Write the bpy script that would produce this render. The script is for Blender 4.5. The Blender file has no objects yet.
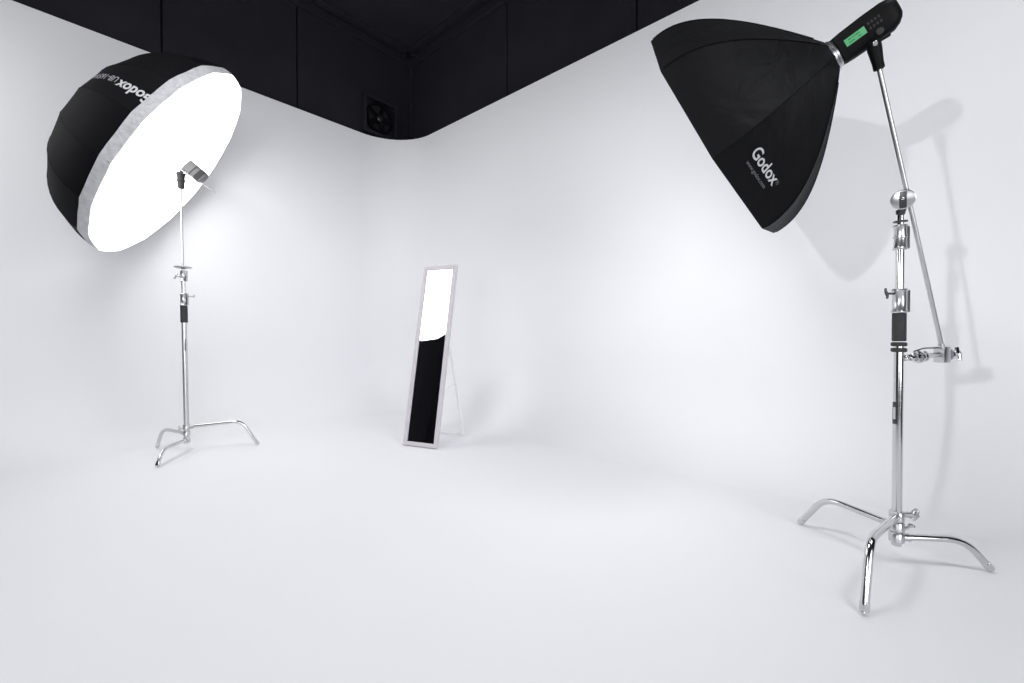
import bpy, bmesh, math
from mathutils import Vector as V, Matrix
from math import sin, cos, pi, radians, sqrt, atan2

# ------------------------------------------------------------------ camera, world, exposure
sc = bpy.context.scene
F = 432.0
PITCH = radians(-0.8)
cam_d = bpy.data.cameras.new('camera')
cam = bpy.data.objects.new('camera', cam_d)
sc.collection.objects.link(cam)
cam.location = (0, 0, 1)
cam.rotation_euler = (pi / 2 + PITCH, 0, 0)
cam_d.sensor_width = 36
cam_d.lens = F / 1024 * 36
cam_d.clip_start = 0.02
sc.camera = cam

w = bpy.data.worlds.new('studio_air')
sc.world = w
w.use_nodes = True
w.node_tree.nodes['Background'].inputs[0].default_value = (0.9, 0.92, 1.0, 1)
w.node_tree.nodes['Background'].inputs[1].default_value = 0.012

sc.view_settings.view_transform = 'Standard'
sc.view_settings.look = 'None'
sc.view_settings.gamma = 1
sc.view_settings.use_curve_mapping = False
sc.view_settings.exposure = 0.17
try:
    sc.cycles.max_bounces = 14
    sc.cycles.diffuse_bounces = 8
    sc.cycles.glossy_bounces = 5
    sc.cycles.sample_clamp_indirect = 4
    sc.cycles.use_denoising = True
except Exception:
    pass

UMB_E, BOX_E, KEY_E, STROBE_W = 2.6, 4.4, 2.7, 6.8
CEIL_W, CEIL_B, FILL_R, FILL_L = 62.0, 46.0, 2.6, 5.8  # strengths of the added ceiling fills and rear fill panels

# ------------------------------------------------------------------ helpers
COL = sc.collection


def mat(name, base, rough=0.6, metal=0.0, noise=0.0, nscale=20.0, bump=0.0, bscale=30.0, emit=None, es=0.0, spec=None, sheen=0.0):
    m = bpy.data.materials.new(name)
    m.use_nodes = True
    nt = m.node_tree
    b = nt.nodes['Principled BSDF']
    b.inputs['Base Color'].default_value = (*base, 1)
    b.inputs['Roughness'].default_value = rough
    b.inputs['Metallic'].default_value = metal
    if spec is not None:
        b.inputs['Specular IOR Level'].default_value = spec
    if sheen:
        b.inputs['Sheen Weight'].default_value = sheen
        b.inputs['Sheen Roughness'].default_value = 0.4
    tc = nt.nodes.new('ShaderNodeTexCoord')
    if noise > 0:
        n = nt.nodes.new('ShaderNodeTexNoise')
        n.inputs['Scale'].default_value = nscale
        n.inputs['Detail'].default_value = 4
        nt.links.new(tc.outputs['Object'], n.inputs['Vector'])
        r = nt.nodes.new('ShaderNodeValToRGB')
        r.color_ramp.elements[0].position = 0.3
        r.color_ramp.elements[1].position = 0.7
        r.color_ramp.elements[0].color = (*[c * (1 - noise) for c in base], 1)
        r.color_ramp.elements[1].color = (*[min(1, c * (1 + noise)) for c in base], 1)
        nt.links.new(n.outputs['Fac'], r.inputs['Fac'])
        nt.links.new(r.outputs['Color'], b.inputs['Base Color'])
    if bump > 0:
        n = nt.nodes.new('ShaderNodeTexNoise')
        n.inputs['Scale'].default_value = bscale
        n.inputs['Detail'].default_value = 5
        n.inputs['Distortion'].default_value = 0.6
        nt.links.new(tc.outputs['Object'], n.inputs['Vector'])
        bp = nt.nodes.new('ShaderNodeBump')
        bp.inputs['Strength'].default_value = bump
        bp.inputs['Distance'].default_value = 0.02
        nt.links.new(n.outputs['Fac'], bp.inputs['Height'])
        nt.links.new(bp.outputs['Normal'], b.inputs['Normal'])
    if emit:
        b.inputs['Emission Color'].default_value = (*emit, 1)
        b.inputs['Emission Strength'].default_value = es
    return m


M = dict(
    cyc=mat('white_cyclorama_paint', (0.860, 0.862, 0.882), 0.55, noise=0.006, nscale=1.5, spec=0.3),
    black=mat('matte_black_paint', (0.021, 0.0205, 0.027), 0.85, noise=0.1, nscale=2, spec=0.2),
    blackdeep=mat('black_joint', (0.006, 0.006, 0.008), 0.9, spec=0.1),
    darkfloor=mat('dark_concrete', (0.03, 0.03, 0.033), 0.8, noise=0.2, nscale=4),
    chrome=mat('polished_chrome', (0.64, 0.64, 0.655), 0.13, 1.0, noise=0.02, nscale=30),
    satin=mat('satin_steel', (0.60, 0.60, 0.615), 0.3, 1.0, noise=0.03, nscale=40),
    darkmetal=mat('dark_steel', (0.08, 0.08, 0.085), 0.35, 0.8, noise=0.1, nscale=40),
    rubber=mat('black_rubber', (0.03, 0.03, 0.032), 0.6, noise=0.1, nscale=60),
    fabric=mat('black_nylon_cover', (0.0024, 0.0024, 0.0036), 0.62, noise=0.12, nscale=14, bump=0.6, bscale=7, spec=0.16),
    shell=mat('black_umbrella_cloth', (0.0032, 0.0032, 0.0045), 0.75, noise=0.1, nscale=9, bump=0.12, bscale=7, spec=0.12),
    skirt=mat('grey_white_elastic_cloth', (0.62, 0.62, 0.64), 0.75, noise=0.12, nscale=26, bump=0.6, bscale=24),
    umblit=mat('lit_white_umbrella_diffusion', (0.9, 0.9, 0.9), 0.8, noise=0.01, emit=(1, 0.995, 0.985), es=UMB_E),
    boxlit=mat('lit_white_softbox_diffusion', (0.9, 0.9, 0.9), 0.8, noise=0.01, emit=(1, 0.995, 0.985), es=BOX_E),
    keylit=mat('lit_white_large_diffusion', (0.9, 0.9, 0.9), 0.8, noise=0.01, emit=(1, 0.995, 0.985), es=KEY_E),
    fill_a=mat('added_fill_glow', (0.7, 0.7, 0.7), 0.5, noise=0.02, emit=(0.96, 0.975, 1.0), es=FILL_R),  # glow of the added rear fill panels
    fill_b=mat('added_fill_glow_wide', (0.7, 0.7, 0.7), 0.5, noise=0.02, emit=(0.96, 0.975, 1.0), es=FILL_L),
    print=mat('pale_grey_print', (0.62, 0.62, 0.64), 0.6, noise=0.03, nscale=40),
    printmid=mat('mid_grey_print', (0.32, 0.32, 0.33), 0.6, noise=0.05, nscale=40),
    printdim=mat('dim_grey_print', (0.14, 0.14, 0.15), 0.6, noise=0.05, nscale=40),
    plastic=mat('black_plastic_body', (0.004, 0.004, 0.0045), 0.5, noise=0.1, nscale=50, bump=0.05, bscale=120, spec=0.15),
    greyplastic=mat('grey_plastic_body', (0.15, 0.15, 0.155), 0.5, noise=0.05, nscale=50),
    greydark=mat('dark_grey_band', (0.022, 0.022, 0.024), 0.6, noise=0.05, nscale=50),
    lcd=mat('green_lcd', (0.05, 0.2, 0.1), 0.3, noise=0.02, emit=(0.10, 0.42, 0.17), es=0.55),
    lcdink=mat('dark_lcd_segment', (0.02, 0.12, 0.05), 0.5, noise=0.02),
    frame=mat('pale_pinkish_white_frame', (0.60, 0.565, 0.60), 0.5, noise=0.02, nscale=12),
    whitepost=mat('white_painted_bar', (0.83, 0.83, 0.85), 0.4, noise=0.02, nscale=12),
    mirror=mat('mirror_glass', (0.93, 0.93, 0.94), 0.015, 1.0, noise=0.003, nscale=3),
)


def link(o):
    COL.objects.link(o)
    return o


def tag(o, label=None, cat=None, group=None, kind=None):
    if label: o['label'] = label
    if cat: o['category'] = cat
    if group: o['group'] = group
    if kind: o['kind'] = kind
    return o


def thing(name, loc, label, cat, group=None):
    o = link(bpy.data.objects.new(name, None))
    o.location = loc
    o.empty_display_size = 0.1
    return tag(o, label, cat, group)


def build(name, bm, m, parent=None, smooth=True, kind=None, label=None):
    bmesh.ops.recalc_face_normals(bm, faces=bm.faces[:])
    off = V((0, 0, 0))
    if parent is not None:
        off = V(parent.location) if parent.parent is None else V(parent.parent.location) + V(parent.location)
        bmesh.ops.translate(bm, verts=bm.verts[:], vec=-off)
    me = bpy.data.meshes.new(name)
    bm.to_mesh(me)
    bm.free()
    me.materials.append(m)
    if smooth:
        me.polygons.foreach_set('use_smooth', [True] * len(me.polygons))
        try:
            me.set_sharp_from_angle(angle=radians(38))
        except Exception:
            pass
    o = link(bpy.data.objects.new(name, me))
    if parent is not None:
        o.parent = parent
    return tag(o, label=label, kind=kind)


def basis(a):
    a = V(a).normalized()
    t = V((0, 0, 1)) if abs(a.z) < 0.95 else V((1, 0, 0))
    u = a.cross(t).normalized()
    return a, u, u.cross(a).normalized()


def lathe(bm, p, axis, prof, seg=24, cap=True):
    """prof: list of (distance along axis, radius)"""
    a, u, v = basis(axis)
    p = V(p)
    rings = []
    for s, r in prof:
        rings.append([bm.verts.new(p + a * s + (u * cos(2 * pi * k / seg) + v * sin(2 * pi * k / seg)) * max(r, 1e-4)) for k in range(seg)])
    for i in range(len(rings) - 1):
        for k in range(seg):
            bm.faces.new((rings[i][k], rings[i][(k + 1) % seg], rings[i + 1][(k + 1) % seg], rings[i + 1][k]))
    if cap:
        bm.faces.new(rings[0]); bm.faces.new(rings[-1])
    return bm


def cyl(bm, p0, p1, r, seg=20, r1=None):
    p0, p1 = V(p0), V(p1)
    L = (p1 - p0).length
    r1 = r if r1 is None else r1
    c = min(0.0015, L * 0.2, r * 0.3)
    return lathe(bm, p0, p1 - p0, [(0, r - c), (c, r), (L - c, r1), (L, r1 - c)], seg)


def tube(bm, pts, r, seg=14, flat_end=None):
    pts = [V(p) for p in pts]
    n = len(pts)
    tang = []
    for i in range(n):
        d = (pts[min(i + 1, n - 1)] - pts[max(i - 1, 0)]).normalized()
        tang.append(d)
    a, u, v = basis(tang[0])
    rings = []
    for i in range(n):
        if i:
            q = tang[i - 1].rotation_difference(tang[i])
            u = q @ u
        vv = tang[i].cross(u).normalized()
        rr = r[i] if isinstance(r, (list, tuple)) else r
        rings.append([bm.verts.new(pts[i] + (u * cos(2 * pi * k / seg) + vv * sin(2 * pi * k / seg)) * rr) for k in range(seg)])
    for i in range(n - 1):
        for k in range(seg):
            bm.faces.new((rings[i][k], rings[i][(k + 1) % seg], rings[i + 1][(k + 1) % seg], rings[i + 1][k]))
    bm.faces.new(rings[0]); bm.faces.new(rings[-1])
    return bm


def ball(bm, c, r, sx=(1, 1, 1)):
    bmesh.ops.create_uvsphere(bm, u_segments=16, v_segments=10, radius=r, matrix=Matrix.Translation(V(c)) @ Matrix.Diagonal((*sx, 1)))
    return bm


def obox(bm, c, ax, ay, az, hx, hy, hz, bev=0.0):
    """oriented box: centre, three axes, half sizes"""
    c = V(c); ax = V(ax).normalized(); ay = V(ay).normalized(); az = V(az).normalized()
    vs = []
    for sx in (-1, 1):
        for sy in (-1, 1):
            for sz in (-1, 1):
                vs.append(bm.verts.new(c + ax * hx * sx + ay * hy * sy + az * hz * sz))
    fs = [(0, 1, 3, 2), (4, 6, 7, 5), (0, 4, 5, 1), (2, 3, 7, 6), (0, 2, 6, 4), (1, 5, 7, 3)]
    faces = [bm.faces.new([vs[i] for i in f]) for f in fs]
    if bev > 0:
        es = list({e for f in faces for e in f.edges})
        bmesh.ops.bevel(bm, geom=es, offset=bev, segments=2, profile=0.6, affect='EDGES')
    return bm


def rounded_path(p, bends, k=6):
    """polyline p with corners rounded by given distance"""
    out = [V(p[0])]
    for i in range(1, len(p) - 1):
        A, B, C = V(p[i - 1]), V(p[i]), V(p[i + 1])
        d = bends
        a = B + (A - B).normalized() * min(d, (A - B).length * 0.49)
        c = B + (C - B).normalized() * min(d, (C - B).length * 0.49)
        for j in range(k + 1):
            t = j / k
            out.append(a * (1 - t) ** 2 + B * 2 * t * (1 - t) + c * t * t)
    out.append(V(p[-1]))
    return out


def text_mesh(body, size, mapf, name, m, parent, extrude=0.0, bold=0.0, shear=0.0, spacing=1.0):
    cu = bpy.data.curves.new('lettering', 'FONT')
    cu.body = body
    cu.size = size
    cu.offset = bold
    cu.shear = shear
    cu.space_character = spacing
    cu.align_x = 'CENTER'
    cu.align_y = 'CENTER'
    cu.resolution_u = 6
    o = bpy.data.objects.new('lettering', cu)
    COL.objects.link(o)
    dg = bpy.context.evaluated_depsgraph_get()
    me = bpy.data.meshes.new_from_object(o.evaluated_get(dg))
    bm = bmesh.new()
    bm.from_mesh(me)
    bpy.data.objects.remove(o)
    bpy.data.curves.remove(cu)
    bmesh.ops.triangulate(bm, faces=bm.faces[:])
    bmesh.ops.remove_doubles(bm, verts=bm.verts[:], dist=1e-6)
    for v in bm.verts:
        v.co = mapf(v.co.x, v.co.y)
    me.clear_geometry() if hasattr(me, 'clear_geometry') else None
    return build(name, bm, m, parent, smooth=False)


# ------------------------------------------------------------------ the setting: white two-wall cyclorama inside a black studio
NR = V((0.665, 0.747, 0)).normalized()      # outward normal of the right wall
NL = V((-0.747, 0.665, 0)).normalized()     # outward normal of the left wall
A0, B0 = 3.766, 5.546                       # distances of the two white walls
TOPZ = 3.80
RC, RF = 0.66, 0.65                         # corner and floor curve radii
A_MIN, B_MIN = -1.2, -2.9                   # extent of the white stage


def ab(a, b, z=0.0):
    return NR * a + NL * b + V((0, 0, z))


def wall_path():
    """list of (a, b, outward normal in ab) from left wall's free end to right wall's free end"""
    L = []
    for i in range(30):
        L.append((A_MIN + (A0 - RC - A_MIN) * i / 29, B0, 0.0, 1.0))
    for i in range(1, 25):
        t = pi / 2 * i / 25
        L.append((A0 - RC + RC * sin(t), B0 - RC + RC * cos(t), sin(t), cos(t)))
    for i in range(30):
        L.append((A0, B0 - RC + (B_MIN - B0 + RC) * i / 29, 1.0, 0.0))
    return L


PATH = wall_path()
HALF = 30 + 12
PROFILE = [(RF * (1 - sin(pi / 2 * i / 12)), RF * (1 - cos(pi / 2 * i / 12))) for i in range(13)]   # (inset, z)
PROFILE += [(0, z) for z in (1.2, 1.9, 2.6, 3.2, TOPZ)] + [(-0.08, TOPZ), (-0.08, 0.0)]


def wall_mesh(seq):
    bm = bmesh.new()
    cols = []
    for a, b, na, nb in seq:
        cols.append([bm.verts.new(ab(a - na * s, b - nb * s, z)) for s, z in PROFILE])
    for i in range(len(cols) - 1):
        for j in range(len(PROFILE) - 1):
            bm.faces.new((cols[i][j], cols[i + 1][j], cols[i + 1][j + 1], cols[i][j + 1]))
    return bm


build('wall_left', wall_mesh(PATH[:HALF + 1]), M['cyc'], kind='structure')
build('wall_right', wall_mesh(PATH[HALF:]), M['cyc'], kind='structure')
# floor: inner edge follows the foot of the curve
bm = bmesh.new()
edge = [bm.verts.new(ab(a - na * RF, b - nb * RF, 0)) for a, b, na, nb in PATH]
c = bm.verts.new(ab(A_MIN, B_MIN, 0))
bm.faces.new(edge + [c])
bmesh.ops.triangulate(bm, faces=bm.faces[:])
build('floor', bm, M['cyc'], smooth=False, kind='structure')

# black walls of the room behind and above the cyclorama
A1, B1, CEIL = A0 + 0.233, B0 + 0.10, 5.23
A9, B9 = -7.0, -6.0


def panels(axis, fixed, cuts, th=0.06):
    bm = bmesh.new()
    for s, e in zip(cuts[:-1], cuts[1:]):
        s2, e2 = s + 0.009, e - 0.009
        cc = (s2 + e2) / 2
        for z0, z1 in ((0.0, CEIL),):
            if axis == 'L':
                obox(bm, ab(cc, fixed + th / 2, (z0 + z1) / 2), NR, NL, (0, 0, 1), (e2 - s2) / 2, th / 2, (z1 - z0) / 2, 0.006)
            else:
                obox(bm, ab(fixed + th / 2, cc, (z0 + z1) / 2), NL, NR, (0, 0, 1), (e2 - s2) / 2, th / 2, (z1 - z0) / 2, 0.006)
    # backing behind the joints
    lo, hi = cuts[0], cuts[-1]
    if axis == 'L':
        obox(bm, ab((lo + hi) / 2, fixed + th + 0.02, CEIL / 2), NR, NL, (0, 0, 1), (hi - lo) / 2, 0.02, CEIL / 2)
    else:
        obox(bm, ab(fixed + th + 0.02, (lo + hi) / 2, CEIL / 2), NL, NR, (0, 0, 1), (hi - lo) / 2, 0.02, CEIL / 2)
    return bm


build('wall_back_left', panels('L', B1, [A9, -5.3, -3.7, -2.1, -0.45, 0.951, 2.29, A1]), M['black'], smooth=False, kind='structure')
build('wall_back_right', panels('R', A1, [B9, -5.0, -3.2, -1.5, 0.22, 1.93, 3.645, B1]), M['black'], smooth=False, kind='structure')
bm = bmesh.new(); obox(bm, ab(A9, (B1 + B9) / 2, CEIL / 2), NR, NL, (0, 0, 1), 0.05, (B1 - B9) / 2, CEIL / 2)
build('wall_rear_left', bm, M['black'], smooth=False, kind='structure')
bm = bmesh.new(); obox(bm, ab((A1 + A9) / 2, B9, CEIL / 2), NR, NL, (0, 0, 1), (A1 - A9) / 2, 0.05, CEIL / 2)
build('wall_rear_right', bm, M['black'], smooth=False, kind='structure')
bm = bmesh.new(); obox(bm, ab((A1 + A9) / 2, (B1 + B9) / 2, CEIL + 0.05), NR, NL, (0, 0, 1), (A1 - A9) / 2, (B1 - B9) / 2, 0.05)
build('ceiling', bm, M['black'], smooth=False, kind='structure')
bm = bmesh.new(); obox(bm, ab((A1 + A9) / 2, (B1 + B9) / 2, -0.055), NR, NL, (0, 0, 1), (A1 - A9) / 2, (B1 - B9) / 2, 0.05)
build('floor_studio', bm, M['darkfloor'], smooth=False, kind='structure')
# two glowing fill panels added on the rear walls, unseen behind the camera
def fill_panel(name, ctr, along, inward, hw, hh, lit):
    bm = bmesh.new()
    for s_ in (-1, 1):
        obox(bm, ctr + along * s_ * (hw + 0.04) + inward * 0.03, along, inward, (0, 0, 1), 0.04, 0.04, hh + 0.08, 0.004)
        obox(bm, ctr + V((0, 0, s_ * (hh + 0.04))) + inward * 0.03, along, inward, (0, 0, 1), hw, 0.04, 0.04, 0.004)
    for t_ in (-0.5, 0.0, 0.5):
        obox(bm, ctr + along * t_ * hw + inward * 0.03, along, inward, (0, 0, 1), 0.02, 0.025, hh, 0.003)
    f_ = build(name, bm, M['black'], smooth=False, kind='structure')
    bm = bmesh.new(); obox(bm, ctr + inward * 0.012, along, inward, (0, 0, 1), hw, 0.006, hh)
    build('pane', bm, M[lit], f_, smooth=False)


fill_panel('fill_panel_1', ab(A9 + 0.05, -2.2, 1.25), NL, NR, 2.3, 1.1, 'fill_a')
fill_panel('fill_panel_2', ab(-2.4, B9 + 0.05, 1.7), NR, NL, 2.3, 1.45, 'fill_b')
# stepped black trim where the black walls meet the ceiling, and the corner post
bm = bmesh.new()
obox(bm, ab((A1 + A9) / 2, B1 - 0.03, CEIL - 0.06), NR, NL, (0, 0, 1), (A1 - A9) / 2, 0.03, 0.06, 0.008)
obox(bm, ab((A1 + A9) / 2, B1 - 0.20, CEIL - 0.025), NR, NL, (0, 0, 1), (A1 - A9) / 2, 0.035, 0.025, 0.008)
build('trim_1', bm, M['black'], smooth=False, kind='structure')
bm = bmesh.new()
obox(bm, ab(A1 - 0.03, (B1 + B9) / 2, CEIL - 0.06), NL, NR, (0, 0, 1), (B1 - B9) / 2, 0.03, 0.06, 0.008)
obox(bm, ab(A1 - 0.20, (B1 + B9) / 2, CEIL - 0.025), NL, NR, (0, 0, 1), (B1 - B9) / 2, 0.035, 0.025, 0.008)
build('trim_2', bm, M['black'], smooth=False, kind='structure')
bm = bmesh.new()
obox(bm, ab(A1 - 0.035, B1 - 0.035, CEIL / 2), NL, NR, (0, 0, 1), 0.035, 0.035, CEIL / 2, 0.01)
build('trim_3', bm, M['black'], smooth=False, kind='structure')

# ------------------------------------------------------------------ wall fan high in the corner
FC = ab(3.42, B1, 4.13)
fan = thing('wall_fan', ab(3.42, B1 - 0.05, 3.86), 'small round black fan in a square housing high on the black wall beside the corner', 'fan')
bm = bmesh.new()
for sx, sz, hx, hz in ((-1, 0, 0.02, 0.27), (1, 0, 0.02, 0.27), (0, -1, 0.25, 0.02), (0, 1, 0.25, 0.02)):
    obox(bm, FC - NL * 0.05 + NR * 0.25 * sx + V((0, 0, 0.25 * sz)), NR, NL, (0, 0, 1), hx, 0.045, hz, 0.004)
build('housing', bm, M['black'], fan, smooth=False)
bm = bmesh.new(); lathe(bm, FC - NL * 0.004, -NL, [(0, 0.21), (0.08, 0.215), (0.08, 0.195), (0.0, 0.19)], 32, cap=False)
build('shroud', bm, M['blackdeep'], fan)
bm = bmesh.new(); lathe(bm, FC - NL * 0.02, -NL, [(0, 0.045), (0.04, 0.045), (0.05, 0.03)], 20)
build('hub', bm, M['darkmetal'], fan)
for k in range(5):
    t = 2 * pi * k / 5
    d = NR * cos(t) + V((0, 0, 1)) * sin(t)
    s = (NR * -sin(t) + V((0, 0, 1)) * cos(t)) * 0.85 - NL * 0.5
    bm = bmesh.new(); obox(bm, FC - NL * 0.04 + d * 0.11, d, s, d.cross(s), 0.075, 0.04, 0.003, 0.002)
    build('blade', bm, M['blackdeep'], fan, smooth=False)

# ------------------------------------------------------------------ leaning mirror
al, le = radians(23.1), radians(11.8)
mb = V((-0.823, 3.86, 0.0))
side = V((cos(al), -sin(al), 0))
back = V((sin(al), cos(al), 0))
up = (back * sin(le) + V((0, 0, cos(le)))).normalized()
nrm = side.cross(up).normalized()
if nrm.dot(back) > 0: nrm = -nrm
MW, MH, FW, FT = 0.364, 1.70, 0.036, 0.018
mir = thing('standing_mirror', mb, 'tall narrow standing mirror with a pale frame leaning back on its easel legs', 'mirror')
base0 = mb + V((0, 0, FT * sin(le))) 
def mp(s, h, d=0.0): return base0 + side * s + up * h + nrm * d
bm = bmesh.new()
for s in (-1, 1):
    obox(bm, mp(s * (MW / 2 - FW / 2), MH / 2), side, up, nrm, FW / 2, MH / 2, FT, 0.004)
for h in (FW / 2, MH - FW / 2):
    obox(bm, mp(0, h), side, up, nrm, MW / 2 - FW, FW / 2, FT, 0.003)
build('frame', bm, M['frame'], mir, smooth=False)
bm = bmesh.new(); obox(bm, mp(0, MH / 2, 0.004), side, up, nrm, MW / 2 - FW + 0.002, MH / 2 - FW + 0.002, 0.003)
build('mirror_glass', bm, M['mirror'], mir, smooth=False)
bm = bmesh.new(); obox(bm, mp(0, MH / 2, -0.012), side, up, nrm, MW / 2 - FW + 0.006, MH / 2 - FW + 0.006, 0.004)
build('backing_board', bm, M['whitepost'], mir, smooth=False)
hinge = lambda s: mp(s * 0.145, 1.02, -FT - 0.012)
foot = lambda s: mb + back * 0.53 + side * (s * 0.145) + V((0, 0, 0.011))
for s in (-1, 1):
    bm = bmesh.new(); d = (foot(s) - hinge(s))
    a, u_, v_ = d.normalized(), side, d.normalized().cross(side)
    obox(bm, (foot(s) + hinge(s)) / 2, a, u_, v_, d.length / 2, 0.010, 0.007, 0.002)
    build('leg', bm, M['whitepost'], mir, smooth=False)
bm = bmesh.new(); obox(bm, (foot(-1) + foot(1)) / 2 + V((0, 0, 0.01)), side, back, (0, 0, 1), 0.145, 0.007, 0.010, 0.002)
build('crossbar', bm, M['whitepost'], mir, smooth=False)
for s in (-1, 1):
    p = hinge(s).lerp(foot(s), 0.46)
    bm = bmesh.new(); cyl(bm, mp(s * 0.145, 0.50, -FT), p, 0.0035, 10)
    build('stay', bm, M['whitepost'], mir)
bm = bmesh.new(); cyl(bm, hinge(-1), hinge(1), 0.008, 12)
build('hinge_rod', bm, M['whitepost'], mir)


# ------------------------------------------------------------------ chromed turtle-base stands
def t_knob(parent, p, d, cross, L=0.05, m='chrome', wing=0.028, r=0.006):
    """threaded stem with a T handle"""
    d = V(d).normalized(); cross = V(cross).normalized()
    bm = bmesh.new()
    cyl(bm, p, V(p) + d * L, r, 12)
    e = V(p) + d * L
    tube(bm, [e - cross * wing - d * 0.004, e - cross * wing * 0.5, e, e + cross * wing * 0.5, e + cross * wing + d * 0.006], [r * 0.9, r * 1.1, r * 1.5, r * 1.1, r * 0.9], 10)
    return build('knob', bm, M[m], parent)


def collar(parent, P, z0, z1, r, lug=(1, 0, 0), name='collar', m='chrome', rings=2):
    bm = bmesh.new()
    L = z1 - z0
    prof = [(0, r * 1.12), (0.006, r * 1.22), (0.012, r * 1.05)]
    if rings > 2:
        prof += [(L * 0.45, r * 1.02), (L * 0.47, r * 1.2), (L * 0.53, r * 1.2), (L * 0.55, r * 1.02)]
    prof += [(L - 0.012, r * 1.05), (L - 0.006, r * 1.22), (L, r * 1.12)]
    lathe(bm, P(z0), P(z1) - P(z0), prof, 24)
    lug = V(lug).normalized()
    obox(bm, P((z0 + z1) / 2) + lug * r * 1.2, lug, lug.cross(V((0, 0, 1))), (0, 0, 1), r * 0.45, 0.009, L * 0.46, 0.003)
    return build(name, bm, M[m], parent)


def turtle_base(st, hub, legs, P):
    """legs: list of (foot xy, hub height, bend fraction, bend height)"""
    for fx, hz, q, bz in legs:
        h = P(hz)
        f3 = V((fx[0], fx[1], 0.012))
        g = V((f3.x - h.x, f3.y - h.y, 0)); d = g.normalized()
        bend = V((h.x, h.y, 0)) + g * q; bend.z = bz
        bm = bmesh.new()
        tube(bm, rounded_path([h + d * 0.012, bend, f3], 0.07), 0.0142, 14)
        leg = build('leg', bm, M['chrome'], st)
        a = (f3 - bend).normalized()
        bm = bmesh.new(); lathe(bm, f3 - a * 0.035, a, [(0, 0.0142), (0.001, 0.0155), (0.030, 0.0155), (0.037, 0.012)], 14)
        build('foot_cap', bm, M['chrome'], leg)
        bm = bmesh.new(); lathe(bm, h - V((0, 0, 0.022)), V((0, 0, 1)), [(0, 0.024), (0.003, 0.027), (0.04, 0.027), (0.044, 0.024)], 24)
        cyl(bm, h, h + d * 0.05, 0.017, 14)
        build('leg_socket', bm, M['satin'], st)


# --- right stand
hubR = V((1.675, 1.87, 0))
stR = thing('light_stand', hubR, 'chrome turtle-base light stand with black grip sleeve holding up the octagonal softbox', 'light stand', 'studio light stands')
PR = lambda z: V((1.675, 1.87, z))
turtle_base(stR, hubR, [((1.258, 1.530), 0.215, 0.86, 0.252), ((2.024, 1.812), 0.124, 0.72, 0.132), ((1.520, 2.267), 0.170, 0.70, 0.190)], PR)
bm = bmesh.new(); cyl(bm, PR(0.086), PR(0.97), 0.0175, 24); build('column', bm, M['chrome'], stR)
bm = bmesh.new(); lathe(bm, PR(0.975), (0, 0, 1), [(0, 0.022), (0.004, 0.0245), (0.118, 0.0245), (0.122, 0.022)], 24); build('grip_sleeve', bm, M['rubber'], stR, label='black rubber grip sleeve')
for z in (0.928, 0.953):
    bm = bmesh.new(); lathe(bm, PR(z), (0, 0, 1), [(0, 0.022), (0.003, 0.0275), (0.015, 0.0275), (0.018, 0.022)], 24); build('ring', bm, M['rubber'], stR)
collar(stR, PR, 1.097, 1.20, 0.024, rings=2, m='satin')
bm = bmesh.new(); cyl(bm, PR(1.19), PR(1.45), 0.0150, 20); build('riser', bm, M['chrome'], stR)
collar(stR, PR, 1.37, 1.475, 0.021, rings=3, m='satin')
bm = bmesh.new(); cyl(bm, PR(1.44), PR(1.535), 0.0115, 20); build('riser', bm, M['chrome'], stR)
bm = bmesh.new(); lathe(bm, PR(1.487), (0, 0, 1), [(0, 0.014), (0.002, 0.025), (0.006, 0.025), (0.008, 0.014)], 20); build('flange', bm, M['darkmetal'], stR)
bm = bmesh.new(); lathe(bm, PR(1.522), (0, 0, 1), [(0, 0.0125), (0.002, 0.016), (0.018, 0.016), (0.02, 0.012)], 20); build('top_cap', bm, M['darkmetal'], stR)
t_knob(stR, PR(1.18) - V((0.02, 0, 0)), (-1, -0.15, 0.02), (0.35, 0, -1), 0.042, m='darkmetal', wing=0.024, r=0.0045)
t_knob(stR, PR(0.222) + V((0.02, 0, 0)), (1, -0.1, 0.0), (0.3, 0.0, 1), 0.052, wing=0.022, r=0.012, m='satin')
t_knob(stR, PR(0.155) + V((0.012, -0.01, 0)), (0.5, -0.5, 0.7), (0.7, 0.3, -0.5), 0.045, wing=0.014, r=0.006)
bm = bmesh.new(); obox(bm, PR(0.665) + V((-0.0175, -0.006, 0)), (1, 0, 0), (0, 1, 0), (0, 0, 1), 0.008, 0.006, 0.048, 0.003)
for z in (0.625, 0.705):
    ball(bm, PR(z) + V((-0.022, -0.010, 0)), 0.007)
build('leg_clip', bm, M['darkmetal'], stR)
bm = bmesh.new(); obox(bm, PR(0.665) + V((-0.0245, -0.010, 0)), (1, 0, 0), (0, 1, 0), (0, 0, 1), 0.003, 0.004, 0.026, 0.001)
build('clip_plate', bm, M['satin'], stR, smooth=False)

# --- right boom arm through the grip head
armT, armM = V((1.5003, 1.7835, 2.1015)), V((1.667, 1.85, 1.580))
armB = V((1.9220, 1.9300, 0.9440))
ad = (armB - armT).normalized()
arm = thing('grip_arm', armM, 'thin steel grip arm with grip heads crossing the top of the taller chrome stand', 'grip arm')
bm = bmesh.new(); cyl(bm, armT, armB, 0.0085, 16); build('rod', bm, M['satin'], arm)
vd = (armM - V((0, 0, 1))).normalized()
pl_u = vd.cross(V((0, 0, 1))).normalized()
for s, r in ((-1, 0.041), (1, 0.038)):
    bm = bmesh.new(); lathe(bm, armM + vd * 0.018 * s - vd * 0.005, vd, [(0, r * 0.9), (0.002, r), (0.008, r), (0.010, r * 0.9)], 32)
    build('grip_plate', bm, M['satin'], arm)
bm = bmesh.new(); obox(bm, armM - vd * 0.026 - V((0, 0, 0.002)), pl_u, vd, vd.cross(pl_u), 0.012, 0.012, 0.034, 0.004)
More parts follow.
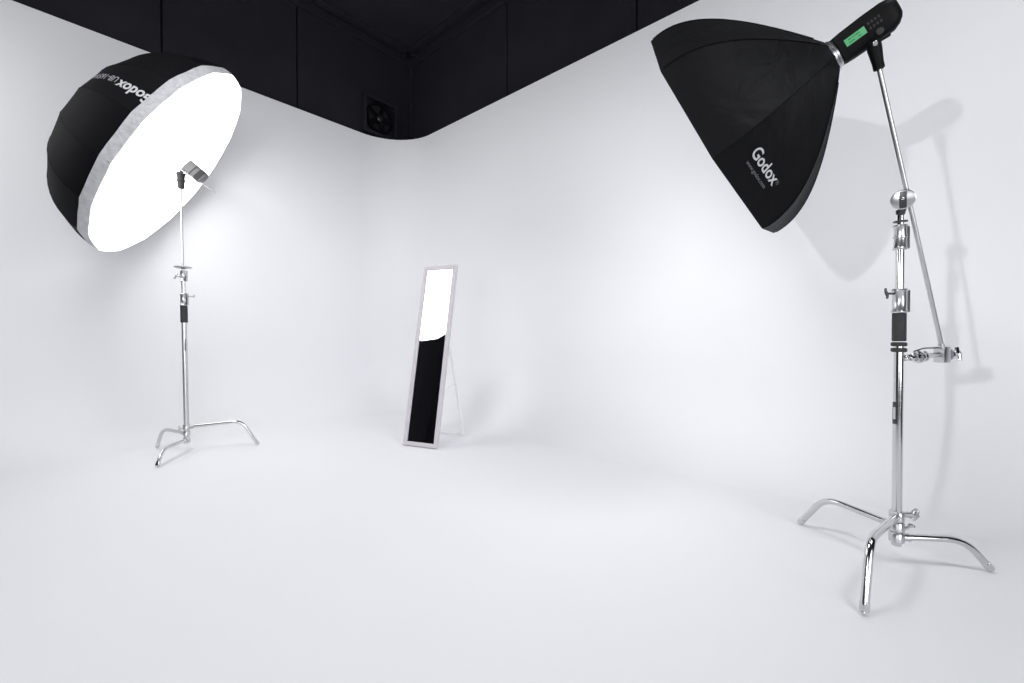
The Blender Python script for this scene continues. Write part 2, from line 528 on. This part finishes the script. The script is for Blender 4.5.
cyl(bm, armM + V((0.004, 0, -0.02)), PR(1.522) , 0.014, 16)
cyl(bm, armM - vd * 0.04, armM + vd * 0.05, 0.008, 14)
build('grip_head', bm, M['darkmetal'], arm)
bm = bmesh.new(); ball(bm, armM - vd * 0.040 + V((0, 0, 0.004)), 0.007); build('bolt', bm, M['chrome'], arm)
# lower grip head and its stub reaching the column
gx = V((1, 0.25, 0)).normalized()
cB = V((armB.x, armB.y, 0.915))
colp = V((1.675 + 0.0175, 1.862, 0.902))
bm = bmesh.new()
cyl(bm, armB - ad * 0.02, cB, 0.011, 14)
obox(bm, cB, gx, (0, 1, 0), (0, 0, 1), 0.021, 0.026, 0.036, 0.006)
build('clamp_body', bm, M['satin'], arm)
bm = bmesh.new()
ball(bm, colp + gx * 0.006, 0.014)
dd = (cB - colp).normalized(); LL = (cB - colp).length
lathe(bm, colp + dd * 0.01, dd, [(0, 0.006), (0.02, 0.008), (0.022, 0.014), (0.032, 0.015), (0.034, 0.008), (0.045, 0.008), (0.047, 0.019), (0.056, 0.021), (0.06, 0.012), (0.068, 0.012), (0.07, 0.026), (0.078, 0.028), (0.086, 0.026), (0.09, 0.016), (0.10, 0.016), (0.102, 0.024), (0.112, 0.024), (0.115, 0.012), (LL - 0.01, 0.012)], 20)
build('clamp_stub', bm, M['chrome'], arm)
bm = bmesh.new()
tube(bm, rounded_path([colp + dd * 0.06 + V((0, 0, 0.026)), colp + dd * 0.12 + V((0, 0, 0.036)), cB + V((-0.012, 0, 0.030))], 0.02), 0.003, 8)
build('lever', bm, M['darkmetal'], arm)
bm = bmesh.new()
e = cB + gx * 0.02
lathe(bm, e, gx, [(0, 0.012), (0.006, 0.012), (0.008, 0.028), (0.016, 0.029), (0.022, 0.02), (0.026, 0.012), (0.040, 0.010), (0.050, 0.010)], 20)
build('clamp_jaw', bm, M['chrome'], arm)
t_knob(arm, e + gx * 0.045, gx + V((0, 0, 0.02)), (-0.15, 0.2, 1), 0.034, wing=0.030, r=0.009)

# --- left stand (slightly off plumb)
hubL = V((-2.793, 3.70, 0))
stL = thing('light_stand', hubL, 'chrome turtle-base light stand with a thin extension rod under the big umbrella', 'light stand', 'studio light stands')
PL = lambda z: V((-2.793 - 0.012 * z, 3.70, z))
turtle_base(stL, hubL, [((-2.685, 3.255), 0.105, 0.83, 0.12), ((-2.305, 3.910), 0.215, 0.76, 0.235), ((-3.138, 3.805), 0.16, 0.80, 0.18)], PL)
bm = bmesh.new(); cyl(bm, PL(0.075), PL(1.12), 0.0200, 24); build('column', bm, M['satin'], stL)
bm = bmesh.new(); lathe(bm, PL(1.11), PL(2) - PL(1), [(0, 0.024), (0.003, 0.0265), (0.142, 0.0265), (0.145, 0.024)], 24); build('grip_sleeve', bm, M['rubber'], stL, label='black rubber grip sleeve')
collar(stL, PL, 1.255, 1.36, 0.024, m='satin')
bm = bmesh.new(); cyl(bm, PL(1.34), PL(1.50), 0.0150, 20); build('riser', bm, M['chrome'], stL)
collar(stL, PL, 1.46, 1.555, 0.021, rings=3, m='satin')
bm = bmesh.new(); lathe(bm, PL(1.566), (0, 0, 1), [(0, 0.012), (0.004, 0.03), (0.012, 0.062), (0.020, 0.066), (0.024, 0.05), (0.026, 0.01)], 28); build('top_plate', bm, M['satin'], stL)
bm = bmesh.new(); cyl(bm, PL(1.55), PL(2.30), 0.0080, 14); build('extension_rod', bm, M['satin'], stL)
t_knob(stL, PL(1.335) + V((0.02, 0, 0)), (1, -0.1, 0.0), (0, 0.1, 1), 0.075, wing=0.012, r=0.005, m='satin')
t_knob(stL, PL(1.505) - V((0.02, 0, 0)), (-1, -0.2, 0.1), (-0.4, 0, -1), 0.035, wing=0.026, r=0.007, m='satin')
t_knob(stL, PL(0.20) - V((0.02, 0, 0)), (-1, -0.3, 0.1), (0.1, 0, 1), 0.035, wing=0.02, r=0.006, m='satin')
bm = bmesh.new(); obox(bm, PL(0.92) + V((0.018, -0.012, 0)), (1, 0, 0), (0, 1, 0), (0, 0, 1), 0.006, 0.006, 0.05, 0.002); build('leg_clip', bm, M['satin'], stL)


# ------------------------------------------------------------------ octagonal softbox (built from its ring centre and axis)
def octabox(Q, a, u, v, R, D, phi, pw, r0, name, label, group, lit, panels_n=8, sag=0.012, front='diffuser'):
    Q = V(Q)
    t = thing(name, Q, label, 'softbox', group)
    def rad(T): return r0 + (R - r0) * sin(pi / 2 * T) ** pw if T > 0 else r0
    def S(k, T, w, off=0.0):
        A = u * cos(phi + k * 2 * pi / panels_n) + v * sin(phi + k * 2 * pi / panels_n)
        B = u * cos(phi + (k + 1) * 2 * pi / panels_n) + v * sin(phi + (k + 1) * 2 * pi / panels_n)
        sg = sag * 4 * w * (1 - w) * sin(pi * min(1, T)) * 2
        m = (A * (1 - w) + B * w)
        o = m.normalized() * (off - sg) - a * off * 0.3
        ext = 0
        return Q + a * (D * T) + m * rad(T) + o
    NT, NW = 22, 8
    bm = bmesh.new()
    rows = []
    for i in range(NT + 1):
        T = i / NT
        rows.append([bm.verts.new(S(k, T, j / NW)) for k in range(panels_n) for j in range(NW)])
    # lip beyond the front edge and a return inside, so the cloth has thickness
    for off, ax in ((0.0, 0.012), (-0.006, 0.012), (-0.010, 0.0), (-0.030, -0.03)):
        rows.append([bm.verts.new(S(k, 1.0, j / NW, off) + a * ax) for k in range(panels_n) for j in range(NW)])
    N = panels_n * NW
    for i in range(len(rows) - 1):
        for j in range(N):
            bm.faces.new((rows[i][j], rows[i][(j + 1) % N], rows[i + 1][(j + 1) % N], rows[i + 1][j]))
    cover = build('cover', bm, M['fabric'], t)
    cover.data.set_sharp_from_angle(angle=radians(20))
    for k in range(panels_n):
        bm = bmesh.new()
        tube(bm, [S(k, i / NT, 0, 0.001) for i in range(1, NT + 1)], 0.0022, 6)
        build('seam', bm, M['blackdeep'], t)
    bm = bmesh.new()
    ring = [bm.verts.new(S(k, 1.0, j / NW, -0.008) + a * 0.004) for k in range(panels_n) for j in range(NW)]
    cvt = bm.verts.new(Q + a * (D + 0.004))
    for j in range(N):
        bm.faces.new((cvt, ring[j], ring[(j + 1) % N]))
    build(front, bm, M[lit], t, smooth=False)
    bm = bmesh.new()
    lathe(bm, Q - a * 0.020, a, [(0, r0 * 0.80), (0.003, r0 * 0.88), (0.010, r0 * 0.90), (0.013, r0 * 0.96), (0.022, r0 * 0.99), (0.028, r0 * 0.93)], 32)
    build('speed_ring', bm, M['satin'], t, label='silver speed ring')
    return t, S


a_ = V((-0.68268679, 0.5907627, -0.43004439)).normalized()
u_s = V((0.65436158, 0.75618181, 0)); v_s = V((-0.32519174, 0.28140453, 0.90280774))
QS = V((1.3965263, 1.90166543, 2.21682353))
sb, SS = octabox(QS, a_, u_s, v_s, 0.578, 0.5185, 2.1225, 0.97, 0.070, 'octagonal_softbox',
                 'black octagonal softbox with printed lettering seen from behind at the upper right', None, 'boxlit')
edgeL = (SS(3, 0.78, 0) - SS(2, 0.78, 0)).length
rowL = (SS(2, 0.88, 0.42) - SS(2, 0.68, 0.42)).length / 0.2
fS = lambda cx, cT: (lambda x, y: SS(2, cT - y / rowL, cx + x / edgeL, 0.004))
text_mesh('Godox', 0.068, fS(0.43, 0.770), 'brand_print', M['print'], sb, bold=0.0012)
text_mesh('www.godox.com', 0.0225, fS(0.43, 0.850), 'address_print', M['printdim'], sb, bold=0.0004)
text_mesh('®', 0.022, fS(0.43 + 0.108 / edgeL, 0.765), 'mark_print', M['printdim'], sb)


# ------------------------------------------------------------------ strobes
def superloft(bm, p, ax, ex, ey, stations, n=4.0, seg=32):
    rings = []
    for s, hx, hy, oy in stations:
        r = []
        for k in range(seg):
            t = 2 * pi * k / seg
            c_, s_ = cos(t), sin(t)
            x = hx * math.copysign(abs(c_) ** (2 / n), c_); y = hy * math.copysign(abs(s_) ** (2 / n), s_)
            r.append(bm.verts.new(V(p) + ax * s + ex * x + ey * (y + oy)))
        rings.append(r)
    for i in range(len(rings) - 1):
        for k in range(seg):
            bm.faces.new((rings[i][k], rings[i][(k + 1) % seg], rings[i + 1][(k + 1) % seg], rings[i + 1][k]))
    bm.faces.new(rings[0]); bm.faces.new(rings[-1])
    return bm


h = -a_                                           # from the softbox towards the strobe's rear
toc = (V((0, 0, 1)) - (QS + h * 0.12)); toc = (toc - h * toc.dot(h)).normalized()   # side facing the camera area
upv = h.cross(toc)
if upv.z < 0: upv = -upv
P0 = QS + h * 0.020
fl = thing('studio_strobe', P0, 'black studio strobe with a lit green display fixed behind the octagonal softbox', 'strobe light')
bm = bmesh.new()
superloft(bm, P0, h, toc, upv, [(0.0, 0.054, 0.056, 0), (0.003, 0.058, 0.061, 0), (0.03, 0.059, 0.064, 0), (0.11, 0.059, 0.066, 0), (0.175, 0.058, 0.064, 0.0), (0.196, 0.054, 0.056, 0.003), (0.210, 0.046, 0.044, 0.006), (0.217, 0.036, 0.032, 0.007)], 3.6, 40)
build('body', bm, M['plastic'], fl)
fc = P0 + toc * 0.0592
bm = bmesh.new(); obox(bm, fc + h * 0.062 + upv * 0.010, h, upv, toc, 0.036, 0.0150, 0.0012, 0.001)
scr = build('display', bm, M['lcd'], fl, smooth=False, label='lit green display')
bm = bmesh.new()
for x, y, hx in ((0.044, 0.016, 0.006), (0.057, 0.016, 0.004), (0.071, 0.016, 0.008), (0.047, 0.004, 0.010), (0.075, 0.004, 0.005)):
    obox(bm, fc + h * x + upv * y + toc * 0.0014, h, upv, toc, hx, 0.0018, 0.0004)
build('display_marks', bm, M['lcdink'], scr, smooth=False)
for x in (0.112, 0.124, 0.136, 0.148):
    for y in (0.022, 0.002):
        bm = bmesh.new(); obox(bm, fc + h * x + upv * y, h, upv, toc, 0.0038, 0.0055, 0.0016, 0.001)
        build('button', bm, M['greydark'], fl, smooth=False)
bm = bmesh.new(); lathe(bm, fc + h * 0.130 - upv * 0.030 - toc * 0.004, toc, [(0, 0.014), (0.008, 0.0135), (0.010, 0.012)], 24); build('dial', bm, M['rubber'], fl)
# tilting bracket under the strobe and its socket on the arm
sock_top = armT - ad * 0.088
pv = P0 + h * 0.085 - upv * 0.064
bm = bmesh.new()
obox(bm, pv.lerp(sock_top, 0.5), (sock_top - pv), toc, (sock_top - pv).cross(toc), (sock_top - pv).length / 2 + 0.006, 0.017, 0.020, 0.005)
build('bracket', bm, M['plastic'], fl)
bm = bmesh.new(); lathe(bm, sock_top - ad * 0.01, ad, [(0, 0.017), (0.006, 0.024), (0.03, 0.024), (0.085, 0.019), (0.108, 0.019), (0.112, 0.015)], 24)
build('stand_socket', bm, M['plastic'], fl)
lv0 = sock_top + toc * 0.02
bm = bmesh.new(); tube(bm, [lv0, lv0 + V((0.020, 0, 0.012)), lv0 + V((0.056, 0, 0.036))], [0.005, 0.0055, 0.0085], 12)
build('tilt_handle', bm, M['plastic'], fl)
bm = bmesh.new(); cyl(bm, lv0 - toc * 0.01, lv0 + toc * 0.012, 0.009, 14); build('pivot_bolt', bm, M['satin'], fl)

# ------------------------------------------------------------------ big deep umbrella
UC = V((-2.817, 3.616, 2.420))
un = V((0.74108702, 0.4010235, -0.53848879)).normalized()
uu = V((0.47591734, -0.87949001, 0)); uv = V((0.47359551, 0.25627615, 0.84263267))
UR, UH, NP = 0.887, 0.60, 16
PH = radians(-1.0)
umb = thing('deep_umbrella', UC - un * UH, 'large deep black umbrella with a glowing white front at the upper left', 'photo umbrella')


def DS(th, psi, off=0.0):
    """dome point: th around the axis (polygonal between ribs), psi from rim (0) to apex (90 deg)"""
    s = 2 * pi / NP
    k = (th - PH) / s
    fr = k - math.floor(k)
    w0, w1 = PH + math.floor(k) * s, PH + (math.floor(k) + 1) * s
    d0 = uu * cos(w0) + uv * sin(w0); d1 = uu * cos(w1) + uv * sin(w1)
    m = d0 * (1 - fr) + d1 * fr
    cr = max(0.0, cos(psi)) ** 0.92
    m = m * (1 + (0.006 * cos(psi) - 0.010 * sin(psi)) * 4 * fr * (1 - fr))
    return UC - un * (UH * sin(psi) + off * sin(psi)) + m * (UR * cr + off * cos(psi))


bm = bmesh.new()
rows = []
NPSI, NW = 20, 4
for i in range(NPSI + 1):
    ps = pi / 2 * i / NPSI * 0.985
    rows.append([bm.verts.new(DS(PH + 2 * pi * j / (NP * NW), ps)) for j in range(NP * NW)])
for i in range(NPSI):
    for j in range(NP * NW):
        J = (j + 1) % (NP * NW)
        bm.faces.new((rows[i][j], rows[i][J], rows[i + 1][J], rows[i + 1][j]))
bm.faces.new(rows[-1])
sh = build('canopy', bm, M['shell'], umb)
sh.data.set_sharp_from_angle(angle=radians(9))
for k in range(NP):
    bm = bmesh.new(); tube(bm, [DS(PH + 2 * pi * k / NP + 1e-5, pi / 2 * i / 16 * 0.98, -0.0005) for i in range(17)], 0.0022, 6)
    build('rib', bm, M['blackdeep'], umb)
    bm = bmesh.new(); lathe(bm, DS(PH + 2 * pi * k / NP + 1e-5, 0.0, -0.004) - un * 0.02, un, [(0, 0.006), (0.02, 0.008), (0.03, 0.005)], 10)
    build('rib_tip', bm, M['satin'], umb)
# white elastic skirt of the front cloth, wrapped round the canopy's edge
bm = bmesh.new()
rows = []
BW = 0.112
for ps, off in ((BW, 0.001), (BW, 0.004), (BW * 0.66, 0.005), (BW * 0.33, 0.004), (0.0, 0.003), (-0.015, 0.001)):
    rows.append([bm.verts.new(DS(PH + 2 * pi * j / (NP * NW), ps, off + (0.002 * sin(j * 2.7 + ps * 9)))) for j in range(NP * NW)])
for i in range(len(rows) - 1):
    for j in range(NP * NW):
        J = (j + 1) % (NP * NW)
        bm.faces.new((rows[i][j], rows[i][J], rows[i + 1][J], rows[i + 1][j]))
build('skirt', bm, M['skirt'], umb, label='greyish white gathered skirt')
bm = bmesh.new()
rr = [bm.verts.new(DS(PH + 2 * pi * j / (NP * NW), -0.012, 0.003)) for j in range(NP * NW)]
r2 = [bm.verts.new(UC + un * 0.012 + (p.co - UC) * 0.5) for p in rr]
cv = bm.verts.new(UC + un * 0.016)
for j in range(NP * NW):
    J = (j + 1) % (NP * NW)
    bm.faces.new((rr[j], rr[J], r2[J], r2[j])); bm.faces.new((r2[j], r2[J], cv))
build('diffuser', bm, M['umblit'], umb, label='glowing white front cloth')
bm = bmesh.new(); cyl(bm, UC - un * (UH + 0.01), UC + un * 0.345, 0.0042, 12); build('shaft', bm, M['satin'], umb)
bm = bmesh.new(); lathe(bm, UC - un * (UH + 0.03), un, [(0, 0.012), (0.006, 0.03), (0.03, 0.035), (0.034, 0.02)], 20); build('crown_cap', bm, M['blackdeep'], umb)


def fU(th0, arc0, dy=0.0):
    def g(x, y):
        arc = arc0 + x
        psi = arc / 0.80
        return DS(th0 - y / (UR * max(0.25, cos(psi))), psi, 0.006)
    return g


text_mesh('Godox', 0.108, fU(radians(7.8), 0.192), 'brand_print', M['print'], umb, bold=0.003)
text_mesh('UB-165W', 0.070, fU(radians(9.6), 0.510), 'model_print', M['printmid'], umb, bold=0.001)

# strobe in front of the umbrella
hd = (un + V((0, 0, -0.20))).normalized()
pc = PL(2.30)
# centre of the head beside the rod, pointing back into the umbrella
HC = V((-2.700, 3.70, 2.395))
tc2 = (V((0, 0, 1)) - HC); tc2 = (tc2 - hd * tc2.dot(hd)).normalized()
up2 = hd.cross(tc2)
if up2.z < 0: up2 = -up2
ls = thing('studio_strobe', HC, 'small pale grey strobe with a dark band in front of the glowing umbrella', 'strobe light')
bm = bmesh.new(); superloft(bm, HC, hd, tc2, up2, [(-0.070, 0.048, 0.048, 0), (-0.067, 0.052, 0.052, 0), (-0.02, 0.052, 0.052, 0), (0.070, 0.052, 0.052, 0), (0.083, 0.047, 0.047, 0), (0.087, 0.038, 0.038, 0)], 3.0, 32)
bd = build('body', bm, M['greyplastic'], ls)
for s0, s1 in ((-0.008, 0.000), (0.028, 0.070)):
    bm = bmesh.new(); superloft(bm, HC, hd, tc2, up2, [(s0, 0.0525, 0.0525, 0), (s0 + 0.001, 0.054, 0.054, 0), (s1 - 0.001, 0.054, 0.054, 0), (s1, 0.0525, 0.0525, 0)], 3.0, 32)
    build('band', bm, M['greydark'], ls, label='dark grey band')
jt = PL(2.40) + V((0.01, -0.01, 0))
bm = bmesh.new(); lathe(bm, PL(2.25), PL(3) - PL(2), [(0, 0.018), (0.01, 0.024), (0.06, 0.026), (0.065, 0.031), (0.075, 0.031), (0.08, 0.026), (0.115, 0.030), (0.125, 0.034), (0.135, 0.03)], 20)
build('stand_socket', bm, M['greydark'], ls)
e2 = HC - up2 * 0.055 - hd * 0.03
bm = bmesh.new(); tube(bm, rounded_path([PL(2.36), PL(2.415) + V((0.014, 0.0, 0)), HC - hd * 0.03 - up2 * 0.02], 0.03), 0.017, 12); build('bracket', bm, M['greydark'], ls)
for sft in (-0.030, 0.012):
    q0, q1 = PL(2.385) + V((0.0, 0.005, 0)) + up2 * sft * 0.5, HC - up2 * 0.054 + tc2 * 0.015 + hd * sft
    bm = bmesh.new(); cyl(bm, q0, q1, 0.006, 10); build('strut', bm, M['chrome'], ls)

# ------------------------------------------------------------------ gear beyond the frame (it lights the stage and shows in the mirror)
KR, KD = 0.78, 0.50
kvx = V((-4.61, 1.92, 2.39))                      # lowest corner of its front
ka, ku, kv = basis(V((-0.8, 4.05, 0.94)) - (kvx + V((0, 0, 0.75))))
KQ = kvx + (kv * cos(radians(11.25)) - ku * sin(radians(11.25))) * KR - ka * KD
kb, _ = octabox(KQ, ka, ku, kv, KR, KD, radians(11.25), 0.95, 0.08, 'round_softbox',
                'large black sixteen-sided softbox whose bright front shows in the standing mirror', None, 'keylit', panels_n=16)
kb_foot = V((KQ.x - ka.x * 0.14, KQ.y - ka.y * 0.14, 0))
st3 = thing('light_stand', kb_foot, 'black tripod light stand left of the stage carrying the sixteen-sided softbox', 'light stand')
bm = bmesh.new(); cyl(bm, kb_foot + V((0, 0, 0.12)), kb_foot + V((0, 0, KQ.z + 0.02)), 0.016, 16); build('column', bm, M['plastic'], st3)
for k in range(3):
    t = 2 * pi * k / 3 + 0.4
    bm = bmesh.new(); tube(bm, [kb_foot + V((0, 0, 0.7)), kb_foot + V((cos(t) * 0.5, sin(t) * 0.5, 0.012))], 0.011, 10); build('leg', bm, M['plastic'], st3)
P3 = KQ - ka * 0.020
s3 = thing('studio_strobe', P3, 'black strobe fixed behind the sixteen-sided softbox', 'strobe light')
bm = bmesh.new(); superloft(bm, P3, -ka, ku, kv, [(0.0, 0.06, 0.06, 0), (0.004, 0.065, 0.065, 0), (0.2, 0.065, 0.065, 0), (0.24, 0.05, 0.05, 0)], 3.6, 32); build('body', bm, M['plastic'], s3)

# bare strobe behind the photographer: gives the crisp soft-grey shadows on the right wall
KL = V((-3.88, -2.39, 1.95))
tgt = V((2.0, 1.9, 1.55))
ra, ru, rv = basis(tgt - KL)
rs = thing('studio_strobe', KL, 'black strobe with a silver reflector dish standing behind the photographer', 'strobe light')
bm = bmesh.new(); superloft(bm, KL - ra * 0.30, ra, ru, rv, [(0, 0.05, 0.05, 0), (0.02, 0.062, 0.062, 0), (0.20, 0.062, 0.062, 0), (0.205, 0.055, 0.055, 0)], 3.6, 32); build('body', bm, M['plastic'], rs)
bm = bmesh.new(); lathe(bm, KL - ra * 0.10, ra, [(0, 0.05), (0.02, 0.065), (0.09, 0.105), (0.09, 0.102), (0.02, 0.06), (0.005, 0.045)], 32, cap=False); build('reflector', bm, M['satin'], rs)
ld = bpy.data.lights.new('strobe_light', 'AREA'); ld.shape = 'DISK'; ld.size = 0.14; ld.spread = radians(50); ld.energy = STROBE_W; ld.color = (0.97, 0.98, 1.0)
lo = link(bpy.data.objects.new('flash_tube', ld)); lo.parent = rs
lo.location = ra * 0.0; lo.rotation_euler = (-ra).to_track_quat('Z', 'Y').to_euler()
st4f = V((KL.x - ra.x * 0.2, KL.y - ra.y * 0.2, 0))
st4 = thing('light_stand', st4f, 'black tripod light stand behind the photographer', 'light stand')
bm = bmesh.new(); cyl(bm, st4f + V((0, 0, 0.12)), st4f + V((0, 0, KL.z - ra.z * 0.2 - 0.05)), 0.014, 16); build('column', bm, M['plastic'], st4)
for k in range(3):
    t = 2 * pi * k / 3 + 0.2
    bm = bmesh.new(); tube(bm, [st4f + V((0, 0, 0.6)), st4f + V((cos(t) * 0.42, sin(t) * 0.42, 0.012))], 0.010, 10); build('leg', bm, M['plastic'], st4)

# two broad unseen fill lights added under the black ceiling
for i, (x, y) in enumerate(((-1.7, 1.2), (2.0, 0.1))):
    cl = thing('ceiling_fill_light', (x, y, CEIL - 0.10), 'added broad flat fill light under the black ceiling, ' + ('nearer the stage' if i == 0 else 'farther from the stage'), 'fill light', 'added ceiling fill lights')
    bm = bmesh.new(); obox(bm, (x, y, CEIL - 0.06), (1, 0, 0), (0, 1, 0), (0, 0, 1), 0.62, 0.62, 0.05, 0.01); build('housing', bm, M['plastic'], cl, smooth=False)
    ld = bpy.data.lights.new('fill_lamp', 'AREA'); ld.shape = 'SQUARE'; ld.size = 1.15; ld.spread = radians(155); ld.energy = (CEIL_W, CEIL_B)[i]; ld.color = (0.95, 0.965, 1.0)
    lo = link(bpy.data.objects.new('light_panel', ld)); lo.parent = cl; lo.location = (0, 0, -0.03)
